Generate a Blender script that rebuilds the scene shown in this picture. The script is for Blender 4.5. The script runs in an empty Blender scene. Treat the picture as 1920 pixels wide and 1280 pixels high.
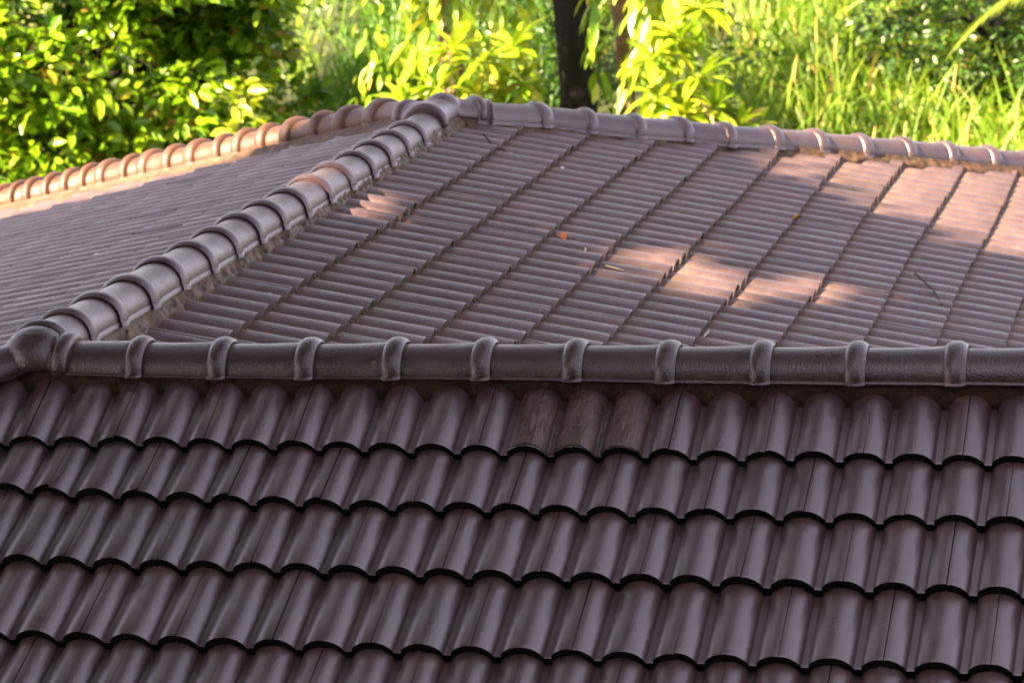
import bpy, bmesh, math, random
import numpy as np
from mathutils import Vector, Matrix, noise

random.seed(7)
rng = np.random.default_rng(7)
SC = bpy.context.scene
COL = SC.collection
R = math.radians

# ------------------------------------------------------------------ camera
cam_d = bpy.data.cameras.new("camera")
cam = bpy.data.objects.new("camera", cam_d)
COL.objects.link(cam)
cam.location = (4.03626, -9.94010, 2.40195)
cam.rotation_euler = (1.352113, 0.037002, 0.230755)
cam_d.sensor_width = 36.0
cam_d.lens = 115.57
cam_d.clip_end = 500
cam_d.dof.use_dof = True
cam_d.dof.focus_distance = 10.6
cam_d.dof.aperture_fstop = 6.0
SC.camera = cam

# ------------------------------------------------------------------ sky, sun, exposure
SUN = Vector((-0.58, -0.52, 0.63)).normalized()        # towards the sun
elev = math.asin(SUN.z)
world = bpy.data.worlds.new("World")
SC.world = world
world.use_nodes = True
nt = world.node_tree
bg = nt.nodes["Background"]
sky = nt.nodes.new("ShaderNodeTexSky")
sky.sky_type = 'NISHITA'
sky.sun_disc = False
sky.sun_elevation = elev
sky.sun_rotation = math.atan2(SUN.x, SUN.y)
sky.air_density = 0.8
sky.dust_density = 1.5
sky.ozone_density = 0.6
hsv = nt.nodes.new("ShaderNodeHueSaturation")          # a pale hazy sky
hsv.inputs["Saturation"].default_value = 0.30
nt.links.new(sky.outputs[0], hsv.inputs["Color"])
tint = nt.nodes.new("ShaderNodeMix"); tint.data_type = 'RGBA'; tint.blend_type = 'MULTIPLY'
tint.inputs[0].default_value = 1.0
tint.inputs[7].default_value = (1.0, 0.91, 0.955, 1)
nt.links.new(hsv.outputs[0], tint.inputs[6])
nt.links.new(tint.outputs[2], bg.inputs[0])
bg.inputs[1].default_value = 0.07
sl = bpy.data.lights.new("sun", 'SUN')
sl.energy = 5.0
sl.angle = R(0.9)
sl.color = (1.0, 0.79, 0.50)
so = bpy.data.objects.new("sun", sl)
COL.objects.link(so)
so.rotation_euler = SUN.to_track_quat('Z', 'Y').to_euler()
vs = SC.view_settings
vs.view_transform = 'Standard'
vs.look = 'None'
vs.gamma = 1.0
vs.use_curve_mapping = False
vs.exposure = 3.05
SC.cycles.max_bounces = 8
SC.cycles.use_denoising = True

# ------------------------------------------------------------------ materials
def new_mat(name):
    m = bpy.data.materials.new(name)
    m.use_nodes = True
    t = m.node_tree
    return m, t, t.nodes["Principled BSDF"]

def nd(t, kind, **kw):
    n = t.nodes.new(kind)
    for k, v in kw.items():
        setattr(n, k, v)
    return n

def noise_tex(t, vec, scale, detail=3.0, rough=0.55):
    n = nd(t, "ShaderNodeTexNoise")
    n.inputs["Scale"].default_value = scale
    n.inputs["Detail"].default_value = detail
    n.inputs["Roughness"].default_value = rough
    t.links.new(vec, n.inputs["Vector"])
    return n.outputs["Fac"]

def ramp(t, fac, stops):
    n = nd(t, "ShaderNodeValToRGB")
    e = n.color_ramp.elements
    while len(e) < len(stops):
        e.new(0.5)
    for i, (p, c) in enumerate(stops):
        e[i].position = p
        e[i].color = (c[0], c[1], c[2], 1)
    t.links.new(fac, n.inputs[0])
    return n.outputs[0]

def mix(t, fac, a, b, mode='MIX'):
    n = nd(t, "ShaderNodeMix", data_type='RGBA', blend_type=mode)
    for inp, val in ((n.inputs[0], fac), (n.inputs[6], a), (n.inputs[7], b)):
        if hasattr(val, "links"):
            t.links.new(val, inp)
        elif isinstance(val, tuple):
            inp.default_value = (val[0], val[1], val[2], 1)
        else:
            inp.default_value = val
    return n.outputs[2]

def math_n(t, op, a, b=None, c=None):
    n = nd(t, "ShaderNodeMath", operation=op)
    n.use_clamp = False
    for i, v in enumerate((a, b, c)):
        if v is None:
            continue
        if hasattr(v, "links"):
            t.links.new(v, n.inputs[i])
        else:
            n.inputs[i].default_value = v
    return n.outputs[0]

def maprange(t, v, a, b, c=0.0, d=1.0):
    n = nd(t, "ShaderNodeMapRange")
    t.links.new(v, n.inputs[0])
    for i, x in enumerate((a, b, c, d)):
        n.inputs[1 + i].default_value = x
    return n.outputs[0]

def painted(name, base, grey, dirt, rough=0.36, bump=0.5, tiledirt=False, spec=0.6, spots=True, vary=0.09, coat=0.0, relief=0.003, lowdirt=0.45):
    """Purple-brown roof paint: mottled, stippled, specked with dirt."""
    m, t, p = new_mat(name)
    geo = nd(t, "ShaderNodeNewGeometry")
    pos = geo.outputs["Position"]
    info = nd(t, "ShaderNodeObjectInfo")
    big = noise_tex(t, pos, 2.2, 4)
    mid = noise_tex(t, pos, 14, 4)
    fine = noise_tex(t, pos, 130, 2)
    col = mix(t, maprange(t, mid, 0.35, 0.7), base, grey)
    lum = math_n(t, 'ADD', maprange(t, big, 0.3, 0.7, 0.82, 1.12), maprange(t, info.outputs["Random"], 0, 1, -vary, vary))
    grain = noise_tex(t, pos, 330, 2, 0.7)
    lum = math_n(t, 'ADD', lum, maprange(t, grain, 0.3, 0.7, -0.20, 0.20))
    streak = nd(t, "ShaderNodeMapping"); streak.inputs["Scale"].default_value = (26, 5, 5)
    t.links.new(pos, streak.inputs[0])
    lum = math_n(t, 'ADD', lum, maprange(t, noise_tex(t, streak.outputs[0], 1.0, 4), 0.35, 0.65, -0.10, 0.10))
    n = nd(t, "ShaderNodeVectorMath", operation='SCALE')
    t.links.new(col, n.inputs[0]); t.links.new(lum, n.inputs["Scale"])
    col = n.outputs[0]
    # dirt patches
    d = maprange(t, noise_tex(t, pos, 6, 6, 0.7), 0.52, 0.75, 0.0, 0.55)
    if tiledirt:
        at = nd(t, "ShaderNodeAttribute", attribute_name="up")
        aw = nd(t, "ShaderNodeAttribute", attribute_name="low")
        e1 = maprange(t, at.outputs["Fac"], 0.58, 0.95, 0.0, 0.85)
        e2 = math_n(t, 'MULTIPLY', aw.outputs["Fac"], lowdirt)
        e = math_n(t, 'MAXIMUM', e1, e2)
        e = math_n(t, 'MULTIPLY', e, maprange(t, noise_tex(t, pos, 25, 4), 0.3, 0.65, 0.25, 1.1))
        d = math_n(t, 'MAXIMUM', d, e)
    col = mix(t, d, col, dirt)
    if spots:
        sp = noise_tex(t, pos, 95, 1.5)
        g = noise_tex(t, pos, 1.3, 2)
        s = math_n(t, 'MULTIPLY', maprange(t, sp, 0.77, 0.79), maprange(t, g, 0.45, 0.6))
        col = mix(t, s, col, (0.45, 0.43, 0.40))
        s2 = maprange(t, noise_tex(t, pos, 60, 2), 0.76, 0.8, 0, 0.8)
        col = mix(t, s2, col, (0.02, 0.014, 0.012))
    t.links.new(col, p.inputs["Base Color"])
    rr = math_n(t, 'ADD', maprange(t, mid, 0.3, 0.7, rough - 0.05, rough + 0.09), math_n(t, 'MULTIPLY', d, 0.3))
    rr = math_n(t, 'ADD', rr, maprange(t, grain, 0.3, 0.7, -0.07, 0.07))
    t.links.new(rr, p.inputs["Roughness"])
    p.inputs["Specular IOR Level"].default_value = spec
    p.inputs["IOR"].default_value = 1.6
    p.inputs["Coat Weight"].default_value = coat
    p.inputs["Specular Tint"].default_value = (1.0, 0.90, 0.945, 1)
    p.inputs["Coat Tint"].default_value = (1.0, 0.95, 0.97, 1)
    p.inputs["Coat Roughness"].default_value = rough
    p.inputs["Coat IOR"].default_value = 1.6
    # orange peel relief
    v = nd(t, "ShaderNodeTexVoronoi"); v.inputs["Scale"].default_value = 170
    t.links.new(pos, v.inputs["Vector"])
    hgt = math_n(t, 'ADD', math_n(t, 'MULTIPLY', fine, 1.0), math_n(t, 'MULTIPLY', v.outputs["Distance"], 0.5))
    hgt = math_n(t, 'ADD', hgt, math_n(t, 'MULTIPLY', mid, 0.5))
    b = nd(t, "ShaderNodeBump")
    b.inputs["Strength"].default_value = bump
    b.inputs["Distance"].default_value = relief
    t.links.new(hgt, b.inputs["Height"])
    t.links.new(b.outputs[0], p.inputs["Normal"])
    return m

M_TILE = painted("roof_paint_dusty_lit", (0.078, 0.044, 0.052), (0.094, 0.063, 0.066), (0.145, 0.084, 0.050), 0.38, 0.8, True, 0.65, vary=0.16)  # same paint as the front; base raised so sunlit patches come out bright
M_TILE_F = painted("roof_paint_glossy", (0.034, 0.0155, 0.0200), (0.041, 0.0220, 0.0260), (0.074, 0.035, 0.018), 0.33, 0.85, True, 1.0, vary=0.22, coat=0.9, relief=0.0024, lowdirt=0.12)  # base darkened against the rear copy, deepening the shade of the front slope
M_CAP = painted("ridge_paint_glossy", (0.024, 0.0095, 0.0085), (0.032, 0.015, 0.0145), (0.050, 0.021, 0.010), 0.36, 0.8, False, 0.7, vary=0.15, coat=0.15, relief=0.0022)
M_CAP_R = painted("ridge_paint_worn", (0.046, 0.023, 0.027), (0.062, 0.039, 0.041), (0.105, 0.052, 0.028), 0.35, 0.8, False, 0.9, vary=0.14, relief=0.002)
M_CAP_T = painted("ridge_paint_faded_brown", (0.078, 0.030, 0.014), (0.098, 0.046, 0.026), (0.12, 0.050, 0.022), 0.45, 0.7, False, 0.5, vary=0.12)
M_SMEAR = painted("coat_paint", (0.046, 0.023, 0.019), (0.070, 0.040, 0.032), (0.06, 0.032, 0.02), 0.30, 1.0, False, 0.7, spots=False, coat=0.0, relief=0.002)

def simple(name, a, b, scale=20, rough=0.8, bump=0.4, dist=0.01, spec=0.4):
    m, t, p = new_mat(name)
    geo = nd(t, "ShaderNodeNewGeometry")
    f = noise_tex(t, geo.outputs["Position"], scale, 5, 0.65)
    t.links.new(mix(t, maprange(t, f, 0.3, 0.7), a, b), p.inputs["Base Color"])
    p.inputs["Roughness"].default_value = rough
    p.inputs["Specular IOR Level"].default_value = spec
    bn = nd(t, "ShaderNodeBump")
    bn.inputs["Strength"].default_value = bump
    bn.inputs["Distance"].default_value = dist
    t.links.new(f, bn.inputs["Height"])
    t.links.new(bn.outputs[0], p.inputs["Normal"])
    return m

M_BUTT = simple("tile_butt_dark", (0.002, 0.0016, 0.0015), (0.006, 0.0045, 0.003), 120, 0.7, 0.9, 0.003, 0.1)  # unpainted edge; its near-black colour also holds the deep shade there
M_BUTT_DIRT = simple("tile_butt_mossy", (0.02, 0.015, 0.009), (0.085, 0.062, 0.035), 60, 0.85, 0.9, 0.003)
M_MORTAR = simple("mortar_painted", (0.008, 0.0035, 0.0022), (0.042, 0.019, 0.011), 45, 0.6, 1.0, 0.006, 0.2)
M_MORTAR2 = simple("mortar_brown", (0.024, 0.012, 0.007), (0.130, 0.070, 0.038), 24, 0.6, 1.0, 0.006)
M_DECK = simple("dark_underlay", (0.006, 0.005, 0.004), (0.012, 0.01, 0.008), 20, 0.9)
M_WALL = simple("wall_render", (0.50, 0.45, 0.36), (0.58, 0.53, 0.44), 8, 0.85, 0.2)
M_WOODTRIM = simple("eave_trim", (0.022, 0.015, 0.012), (0.035, 0.024, 0.018), 12, 0.5, 0.2)
M_SOIL = simple("soil_and_turf", (0.018, 0.026, 0.007), (0.040, 0.052, 0.012), 1.2, 0.95, 0.8, 0.05)
M_BARK = simple("bark_dark", (0.004, 0.003, 0.002), (0.011, 0.007, 0.005), 18, 0.9, 1.0, 0.03)  # shade on the middle trunk is put into this near-black bark colour
M_BARK2 = simple("bark_fibrous", (0.09, 0.045, 0.035), (0.26, 0.15, 0.11), 22, 0.85, 1.0, 0.03)
M_STRAW = simple("dry_straw", (0.42, 0.30, 0.14), (0.55, 0.42, 0.22), 30, 0.8)
M_STEM = simple("grass_stem", (0.12, 0.17, 0.02), (0.22, 0.26, 0.04), 30, 0.7)
M_SPIKE = simple("seed_spike", (0.40, 0.20, 0.05), (0.55, 0.32, 0.09), 60, 0.8)
M_DRYLEAF = simple("dry_leaf_orange", (0.45, 0.12, 0.03), (0.6, 0.2, 0.06), 60, 0.6)
M_DRYLEAF2 = simple("dry_leaf_ochre", (0.26, 0.16, 0.04), (0.4, 0.25, 0.07), 60, 0.6)
M_TWIG = simple("twig", (0.03, 0.022, 0.018), (0.06, 0.045, 0.035), 60, 0.8)
M_STRAWPALE = simple("pale_straw", (0.55, 0.47, 0.36), (0.7, 0.62, 0.5), 60, 0.7)
M_DROP = simple("bird_dropping", (0.62, 0.60, 0.56), (0.75, 0.73, 0.7), 60, 0.7)

def leafmat(name, stops, rough=0.32, trans=0.35, tcol=(0.16, 0.26, 0.02)):
    m, t, p = new_mat(name)
    at = nd(t, "ShaderNodeAttribute", attribute_name="rnd")
    col = ramp(t, at.outputs["Fac"], stops)
    t.links.new(col, p.inputs["Base Color"])
    p.inputs["Roughness"].default_value = rough
    p.inputs["Specular IOR Level"].default_value = 0.5
    tr = nd(t, "ShaderNodeBsdfTranslucent")
    tc = mix(t, 0.5, col, tcol)
    t.links.new(tc, tr.inputs[0])
    ms = nd(t, "ShaderNodeMixShader")
    ms.inputs[0].default_value = trans
    t.links.new(p.outputs[0], ms.inputs[1])
    t.links.new(tr.outputs[0], ms.inputs[2])
    t.links.new(ms.outputs[0], t.nodes["Material Output"].inputs[0])
    return m

M_LEAF_A = leafmat("leaf_broad", [(0, (0.07, 0.19, 0.006)), (0.5, (0.19, 0.34, 0.008)), (0.86, (0.30, 0.42, 0.014)), (0.94, (0.28, 0.20, 0.02)), (1, (0.38, 0.15, 0.03))], 0.26, 0.35)
M_LEAF_P = leafmat("leaf_pothos", [(0, (0.11, 0.24, 0.006)), (0.5, (0.27, 0.40, 0.010)), (0.9, (0.46, 0.50, 0.03)), (1, (0.55, 0.32, 0.04))], 0.35, 0.3, (0.3, 0.34, 0.02))
M_LEAF_D = leafmat("leaf_shrub_dark", [(0, (0.018, 0.05, 0.006)), (0.6, (0.035, 0.085, 0.010)), (1, (0.075, 0.13, 0.015))], 0.35, 0.2)
M_GRASS = leafmat("grass_blade", [(0, (0.08, 0.19, 0.008)), (0.5, (0.18, 0.30, 0.012)), (0.85, (0.32, 0.38, 0.035)), (1, (0.50, 0.34, 0.08))], 0.45, 0.45)
M_GRASS2 = leafmat("grass_blade_deep", [(0, (0.045, 0.14, 0.006)), (0.6, (0.10, 0.24, 0.008)), (1, (0.20, 0.31, 0.02))], 0.45, 0.4)
M_PALM = leafmat("palm_leaflet", [(0, (0.12, 0.19, 0.012)), (1, (0.24, 0.28, 0.03))], 0.35, 0.3)
M_SHADE = leafmat("leaf_canopy", [(0, (0.02, 0.045, 0.01)), (1, (0.045, 0.08, 0.015))], 0.5, 0.08)

# ------------------------------------------------------------------ object helpers
def link_mesh(name, me, mats, parent=None):
    o = bpy.data.objects.new(name, me)
    for m in mats:
        me.materials.append(m)
    COL.objects.link(o)
    if parent is not None:
        o.parent = parent
    return o

def mesh_from(verts, faces, name="mesh", smooth=False):
    me = bpy.data.meshes.new(name)
    me.from_pydata([tuple(v) for v in verts], [], [tuple(f) for f in faces])
    if smooth:
        me.polygons.foreach_set("use_smooth", [True] * len(me.polygons))
    me.update()
    return me

def tag(o, label, cat, group=None, kind=None):
    o["label"] = label
    o["category"] = cat
    if group:
        o["group"] = group
    if kind:
        o["kind"] = kind
    return o

def empty(name, loc):
    o = bpy.data.objects.new(name, None)
    o.location = loc
    COL.objects.link(o)
    bpy.context.view_layer.update()
    return o

def setparent(o, p):
    """parent keeping the world placement (parents are never rotated or scaled)"""
    o.parent = p
    o.matrix_parent_inverse = Matrix.Translation(-Vector(p.location))

def box_bm(bm, lo, hi):
    r = bmesh.ops.create_cube(bm, size=1.0)
    for v in r["verts"]:
        v.co = Vector([lo[i] + (v.co[i] + 0.5) * (hi[i] - lo[i]) for i in range(3)])

def tube(points, radii, seg=8, closed_ends=True):
    """tapered tube along points"""
    vs_, fs = [], []
    n = len(points)
    pts = [Vector(p) for p in points]
    ref = Vector((0.31, 0.17, 0.93))
    for i, p in enumerate(pts):
        d = (pts[min(i + 1, n - 1)] - pts[max(i - 1, 0)]).normalized()
        a = d.cross(ref).normalized()
        b = d.cross(a).normalized()
        for k in range(seg):
            ang = 2 * math.pi * k / seg
            vs_.append(p + (a * math.cos(ang) + b * math.sin(ang)) * radii[i])
    for i in range(n - 1):
        for k in range(seg):
            k2 = (k + 1) % seg
            fs.append((i * seg + k, i * seg + k2, (i + 1) * seg + k2, (i + 1) * seg + k))
    if closed_ends:
        fs.append(tuple(range(seg - 1, -1, -1)))
        fs.append(tuple(range((n - 1) * seg, n * seg)))
    return vs_, fs

# ------------------------------------------------------------------ ground and far bank
def ground_h(x, y):
    b = max(0.0, y - 12.0)
    z = -4.2 + min(b * 0.23, 3.6) + (0.02 * max(0, y - 30))
    z += 0.10 * noise.noise(Vector((x * 0.35, y * 0.35, 0))) * min(1, b / 3 + 0.2)
    return z

def build_ground():
    xs = np.unique(np.concatenate([np.linspace(-150, -14, 14), np.linspace(-14, 12, 66), np.linspace(12, 150, 14)]))
    ys = np.unique(np.concatenate([np.linspace(-120, 10, 16), np.linspace(10, 32, 56), np.linspace(32, 220, 16)]))
    V = [(x, y, ground_h(x, y)) for y in ys for x in xs]
    nx = len(xs)
    F = [(j * nx + i, j * nx + i + 1, (j + 1) * nx + i + 1, (j + 1) * nx + i) for j in range(len(ys) - 1) for i in range(nx - 1)]
    o = link_mesh("ground", mesh_from(V, F, "ground", True), [M_SOIL])
    o["kind"] = "structure"
build_ground()

# ------------------------------------------------------------------ the house roof
TF, TR, TL = 0.4723, 0.26697, R(14.5)
class Slope:
    def __init__(s, U, T, flip=False):
        s.U = Vector(U); s.T = Vector(T).normalized()
        s.N = Vector((0, 0, 1)) - s.T * s.T.z
        s.N.normalize()
        s.B = Matrix((s.U, -s.T, s.N)).transposed().to_4x4()
    def P(s, u, d, w=0.0):
        return s.U * u + s.T * d + s.N * w

SF = Slope((1, 0, 0), (0, -math.cos(TF), -math.sin(TF)))
SR = Slope((0, 1, 0), (math.cos(TR), 0, -math.sin(TR)))
SL = Slope((0, -1, 0), (-math.cos(TL), 0, -math.sin(TL)))
SBk = Slope((-1, 0, 0), (0, math.cos(TF), -math.sin(TF)))

PITCH, HR, TILT, BUTT, RW = 0.15, 0.042, 0.035, 0.030, 0.064
STEP = 0.010                     # the left foot of every roll is a small upright step
RC = (RW ** 2 + HR ** 2) / (2 * HR)
def prof(u):
    """height above the pan at u (a roll is centred on 0, pan to its right)"""
    d = (u + RW) % PITCH - RW
    if d < RW:
        h = math.sqrt(max(0, RC * RC - d * d)) - (RC - HR)
        return STEP + h * (HR - STEP) / HR if d < 0 else h
    return 0.0

def tile_mesh(name, exposure, overlap, roll_seg, TILT=TILT, BUTT=BUTT, hk=1.0, front_dip=0.0035):
    """a double-roll tile from seam crest (u=0) to seam crest (u=0.30); butt at y=0, head uphill at +y"""
    g = 0.0010
    us = [g]
    half = [RW * math.sin(0.5 * math.pi * k / roll_seg) for k in range(1, roll_seg + 1)]
    us += half + [0.15 - RW]
    us += [0.15 - h for h in reversed(half[:-1])] + [0.15] + [0.15 + h for h in half] + [0.30 - RW]
    us += [0.30 - h for h in reversed(half[:-1])] + [0.30 - g]
    L = exposure + overlap
    rows = [(0.0, -0.0035), (0.006, -0.0004), (exposure * 0.5, 0), (L, 0)]
    V, up, low = [], [], []
    hs = []
    us2 = []
    for u in us:
        if abs(u % 0.15 - RW) < 1e-6:
            us2.append(u); hs.append(0.0)
        elif abs(u % 0.15 - (0.15 - RW)) < 1e-6:
            us2 += [u - 0.0008, u]; hs += [0.0, STEP]
        else:
            us2.append(u); hs.append(prof(u))
    us = us2
    hs = [h * hk - (0.002 if (i == 0 or i == len(us) - 1) else 0) for i, h in enumerate(hs)]
    for d, dz in rows:
        for u, h in zip(us, hs):
            V.append((u, d, h + dz - TILT * d / exposure))
            up.append(min(1.0, d / exposure)); low.append(1.0 - h / HR)
    n = len(us)
    F, mi = [], []
    for r in range(len(rows) - 1):
        for i in range(n - 1):
            F.append((r * n + i, r * n + i + 1, (r + 1) * n + i + 1, (r + 1) * n + i)); mi.append(0)
    b0 = len(V)
    for u, h in zip(us, hs):
        V.append((u, 0.0, h - 0.0035)); up.append(0); low.append(0)
    for u, h in zip(us, hs):
        V.append((u, 0.001, h - BUTT)); up.append(0); low.append(0)
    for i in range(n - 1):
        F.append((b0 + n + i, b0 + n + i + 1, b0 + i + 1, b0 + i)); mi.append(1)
    # the two seam edges
    for i, flip in ((0, False), (n - 1, True)):
        a = len(V)
        for d in (0.0, L):
            for dz in (0, -0.018):
                V.append((us[i], d, hs[i] + dz - TILT * d / exposure)); up.append(0); low.append(0)
        f = (a, a + 2, a + 3, a + 1)
        F.append(f if not flip else f[::-1]); mi.append(1)
    me = mesh_from(V, F, name)
    me.polygons.foreach_set("material_index", mi)
    me.polygons.foreach_set("use_smooth", [m == 0 for m in mi])
    for nm, arr in (("up", up), ("low", low)):
        a = me.attributes.new(nm, 'FLOAT', 'POINT')
        a.data.foreach_set("value", arr)
    me.set_sharp_from_angle(angle=R(38))
    return me

TM_FRONT = tile_mesh("tile_front", 0.308, 0.05, 7)
TM_TOP = tile_mesh("tile_front_top", 0.345, 0.02, 7, 0.006, 0.030)
TILT_R = 0.030
TM_RIGHT = tile_mesh("tile_right", 0.285, 0.05, 5, TILT_R, 0.025)
TM_LEFT = tile_mesh("tile_left", 0.295, 0.05, 4, 0.020, 0.016, 0.85)
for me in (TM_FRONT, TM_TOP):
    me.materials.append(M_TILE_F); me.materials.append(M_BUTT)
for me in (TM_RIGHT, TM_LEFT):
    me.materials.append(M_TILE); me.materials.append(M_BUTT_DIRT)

house = empty("house", (0.5, 1.0, -4.2))
tag(house, "house roof of glossy purple brown double roll tiles with round ridge caps", "house")

def piece(name, me, mats, mw=None, label=None):
    o = bpy.data.objects.new(name, me)
    if mats:
        for m in mats:
            me.materials.append(m)
    COL.objects.link(o)
    o.parent = house
    o.matrix_parent_inverse = Matrix.Translation(-Vector(house.location))
    if mw is not None:
        o.matrix_world = Matrix.Identity(4)
        o.matrix_basis = mw
    if label:
        o["label"] = label
    return o

def lerp(xs, ys, x):
    return float(np.interp(x, xs, ys))

FRONT_CORR = {1: ([0, .4, 1.3, 2.7], [.014, 0, .006, 0]), 2: ([0, .3, .6, 1.3, 2.7], [-.028, -.012, -.002, .014, .008]),
              3: ([0, .4, 2.5, 3.1], [-.014, -.008, -.008, -.004]), 4: ([0, 1.5, 3], [.012, .008, 0])}
def s_front(k, u):
    s = 0.3457 if k == 1 else 0.6037 + 0.3078 * (k - 2)
    if k in FRONT_CORR:
        s += lerp(*FRONT_CORR[k], u)
    return s
RIGHT_CORR = {4: -.010, 5: -.014, 6: -.004, 8: .010, 9: .004}
def s_right(k, u):
    return 0.3685 + 0.28533 * (k - 1) + RIGHT_CORR.get(k, 0) + 0.006 * math.sin(u * 1.7 + k)
def s_left(k, u):
    return 0.36 + 0.295 * (k - 1) + 0.006 * math.sin(u * 1.3 + k)

KHIP = math.tan(TL) / math.tan(TF)          # near-left hip: y = -KHIP*|x|
def hip_right(x, y):  return 5.38 + x - y                  # >0 inside
def hip_left(x, y):   return 5.50 + 0.48 * (-x) - y
def hip_near_left(x, y):  return y + KHIP * (-x)           # left slope keeps > 0
def hip_front(x, y):  return (x + (-y) / KHIP)             # front slope keeps > 0

CM = cam.matrix_basis.inverted() if False else None
_rot = cam.rotation_euler.to_matrix()
def project(P):
    q = _rot.transposed() @ (Vector(P) - cam.location)
    f = 115.57 / 36 * 1920
    return 960 + f * q.x / -q.z, 640 - f * q.y / -q.z, -q.z

cands = []      # (size in picture, slope, mesh, matrix, clip planes)
def field(S, mesh, roll0, courses, sfun, urange, clips, seam_par, visible):
    for k in courses:
        i0 = int(math.floor((urange[0] - roll0) / PITCH)) - 1
        i1 = int(math.ceil((urange[1] - roll0) / PITCH)) + 1
        for i in range(i0, i1):
            if (i + k + seam_par) % 2:
                continue
            u0 = roll0 + PITCH * i
            s = sfun(k, u0 + 0.15) + random.uniform(-.0022, .0022)
            if u0 < urange[0] - 0.3 or u0 > urange[1]:
                continue
            pts = [S.P(u0 + a, s - b) for a in (0, 0.3) for b in (0, 0.33)]
            planes, drop = [], False
            for fn in clips:
                vals = [fn(p.x, p.y) for p in pts]
                if max(vals) < 0:
                    drop = True
                elif min(vals) < 0:
                    planes.append(fn)
            if drop:
                continue
            M = Matrix.Translation(S.P(u0, s, random.uniform(-.0012, .0012))) @ S.B @ Matrix.Rotation(random.uniform(-.004, .004), 4, 'Z') @ Matrix.Rotation(random.uniform(-.006, .006), 4, 'Y')
            c = S.P(u0 + 0.15, s - 0.15, 0.03)
            px, py, dist = project(c)
            vis = -60 < px < 1980 and -60 < py < 1345 and visible(px, py, c)
            cands.append([(1.0 / dist if vis else 0), vis, S, TM_TOP if (S is SF and k == 1) else mesh, M, planes])

NOCLIP = []
field(SF, TM_FRONT, 0.0755, range(1, 10), s_front, (-3.6, 4.9), [hip_front], 1, lambda px, py, c: True)
field(SR, TM_RIGHT, 5.121 - 40 * 0.15, range(1, 14), s_right, (-0.2, 9.3), [hip_right, lambda x, y: y - 0.53 * x + 0.02], 0, lambda px, py, c: py < 668)
field(SL, TM_LEFT, -7.5, range(1, 14), s_left, (-7.6, 2.2), [hip_left, hip_near_left], 0, lambda px, py, c: py < 640 - 0.30 * px + 60 and c.y > 0.2 or py < 420)

def clipped(mesh, M, planes):
    bm = bmesh.new()
    bm.from_mesh(mesh)
    for fn in planes:
        # affine function of x, y -> plane
        c = fn(0, 0); gx = fn(1, 0) - c; gy = fn(0, 1) - c
        n = Vector((gx, gy, 0)); L = n.length
        pt = Vector((-c * gx / L ** 2, -c * gy / L ** 2, 0))
        Mi = M.inverted()
        bmesh.ops.bisect_plane(bm, geom=bm.verts[:] + bm.edges[:] + bm.faces[:], plane_co=Mi @ pt,
                               plane_no=(M.to_3x3().transposed() @ n).normalized(), clear_inner=True)
    me = bpy.data.meshes.new("tile_cut")
    bm.to_mesh(me); bm.free()
    for m in mesh.materials:
        me.materials.append(m)
    return me

cands.sort(key=lambda c: -c[0])
singles = [c for c in cands if c[1]][:298]
ids = {id(c) for c in singles}
for _, _, S, mesh, M, planes in singles:
    me = clipped(mesh, M, planes) if planes else mesh
    if len(me.polygons) == 0:
        continue
    piece("tile", me, None, M)
rest = {}
for c in cands:
    if id(c) not in ids:
        rest.setdefault(c[3].name, []).append(c)
for nm, lst in rest.items():
    bm = bmesh.new()
    for _, _, S, mesh, M, planes in lst:
        me = clipped(mesh, M, planes) if planes else mesh
        tmp = me.copy(); tmp.transform(M)
        bm.from_mesh(tmp)
        bpy.data.meshes.remove(tmp)
        if planes:
            bpy.data.meshes.remove(me)
    me = bpy.data.meshes.new("tile_field")
    bm.to_mesh(me); bm.free()
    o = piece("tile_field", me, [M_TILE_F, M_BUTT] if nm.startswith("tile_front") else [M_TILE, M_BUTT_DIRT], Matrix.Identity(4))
    o["kind"] = "stuff"

# boarding under the tiles, the hidden slopes, eaves and walls
def deck():
    V, F = [], []
    def poly(S, pts, w=-0.075):
        a = len(V)
        for u, s in pts:
            V.append(S.P(u, s, w))
        F.append(tuple(range(a, a + len(pts))))
    e = 2.95
    xl = -e * math.cos(TF) / KHIP
    poly(SF, [(0, 0.06), (4.9, 0.06), (4.9, e), (xl, e)])
    poly(SR, [(0.1, 0.05), (5.35, 0.05), (5.38 + 3.8, 3.8 / math.cos(TR)), (2.0, 3.8 / math.cos(TR))])
    poly(SL, [(-5.45, 0.05), (-0.05, 0.05), (KHIP * 3.8, 3.8 / math.cos(TL)), (-(5.5 + .48 * 3.8), 3.8 / math.cos(TL))])
    me = mesh_from(V, F, "roof_deck")
    piece("roof_deck", me, [M_DECK])
    # slopes that face away from the camera
    V, F = [], []
    zt = -0.03
    V += [(0, 0.0, zt), (4.9, 0, zt), (4.9, 2.6, zt - 2.6 * math.tan(TF)), (3.9, 2.07, zt - 2.07 * math.tan(TF))]
    F.append((0, 1, 2, 3))
    a = len(V)
    V += [(0, 5.44, zt), (-3.8, 7.32, zt - 3.8 * math.tan(TL)), (-3.8, 10.4, -1.6), (3.8, 10.4, -1.6), (3.8, 9.18, zt - 3.8 * math.tan(TR))]
    F.append((a, a + 1, a + 2, a + 3, a + 4))
    piece("roof_slope", mesh_from(V, F, "roof_slope"), [M_TILE, ])
deck()
bm = bmesh.new()
box_bm(bm, (-3.3, -2.1, -4.2), (3.3, 8.6, -1.25))
box_bm(bm, (3.3, -2.1, -4.2), (4.6, 2.0, -1.253))
me = bpy.data.meshes.new("wall"); bm.to_mesh(me); bm.free()
piece("wall", me, [M_WALL])
bm = bmesh.new()
zf = -2.95 * math.sin(TF)
box_bm(bm, (-5.1, -2.66, zf - 0.24), (4.9, -2.62, zf - 0.06))
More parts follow.
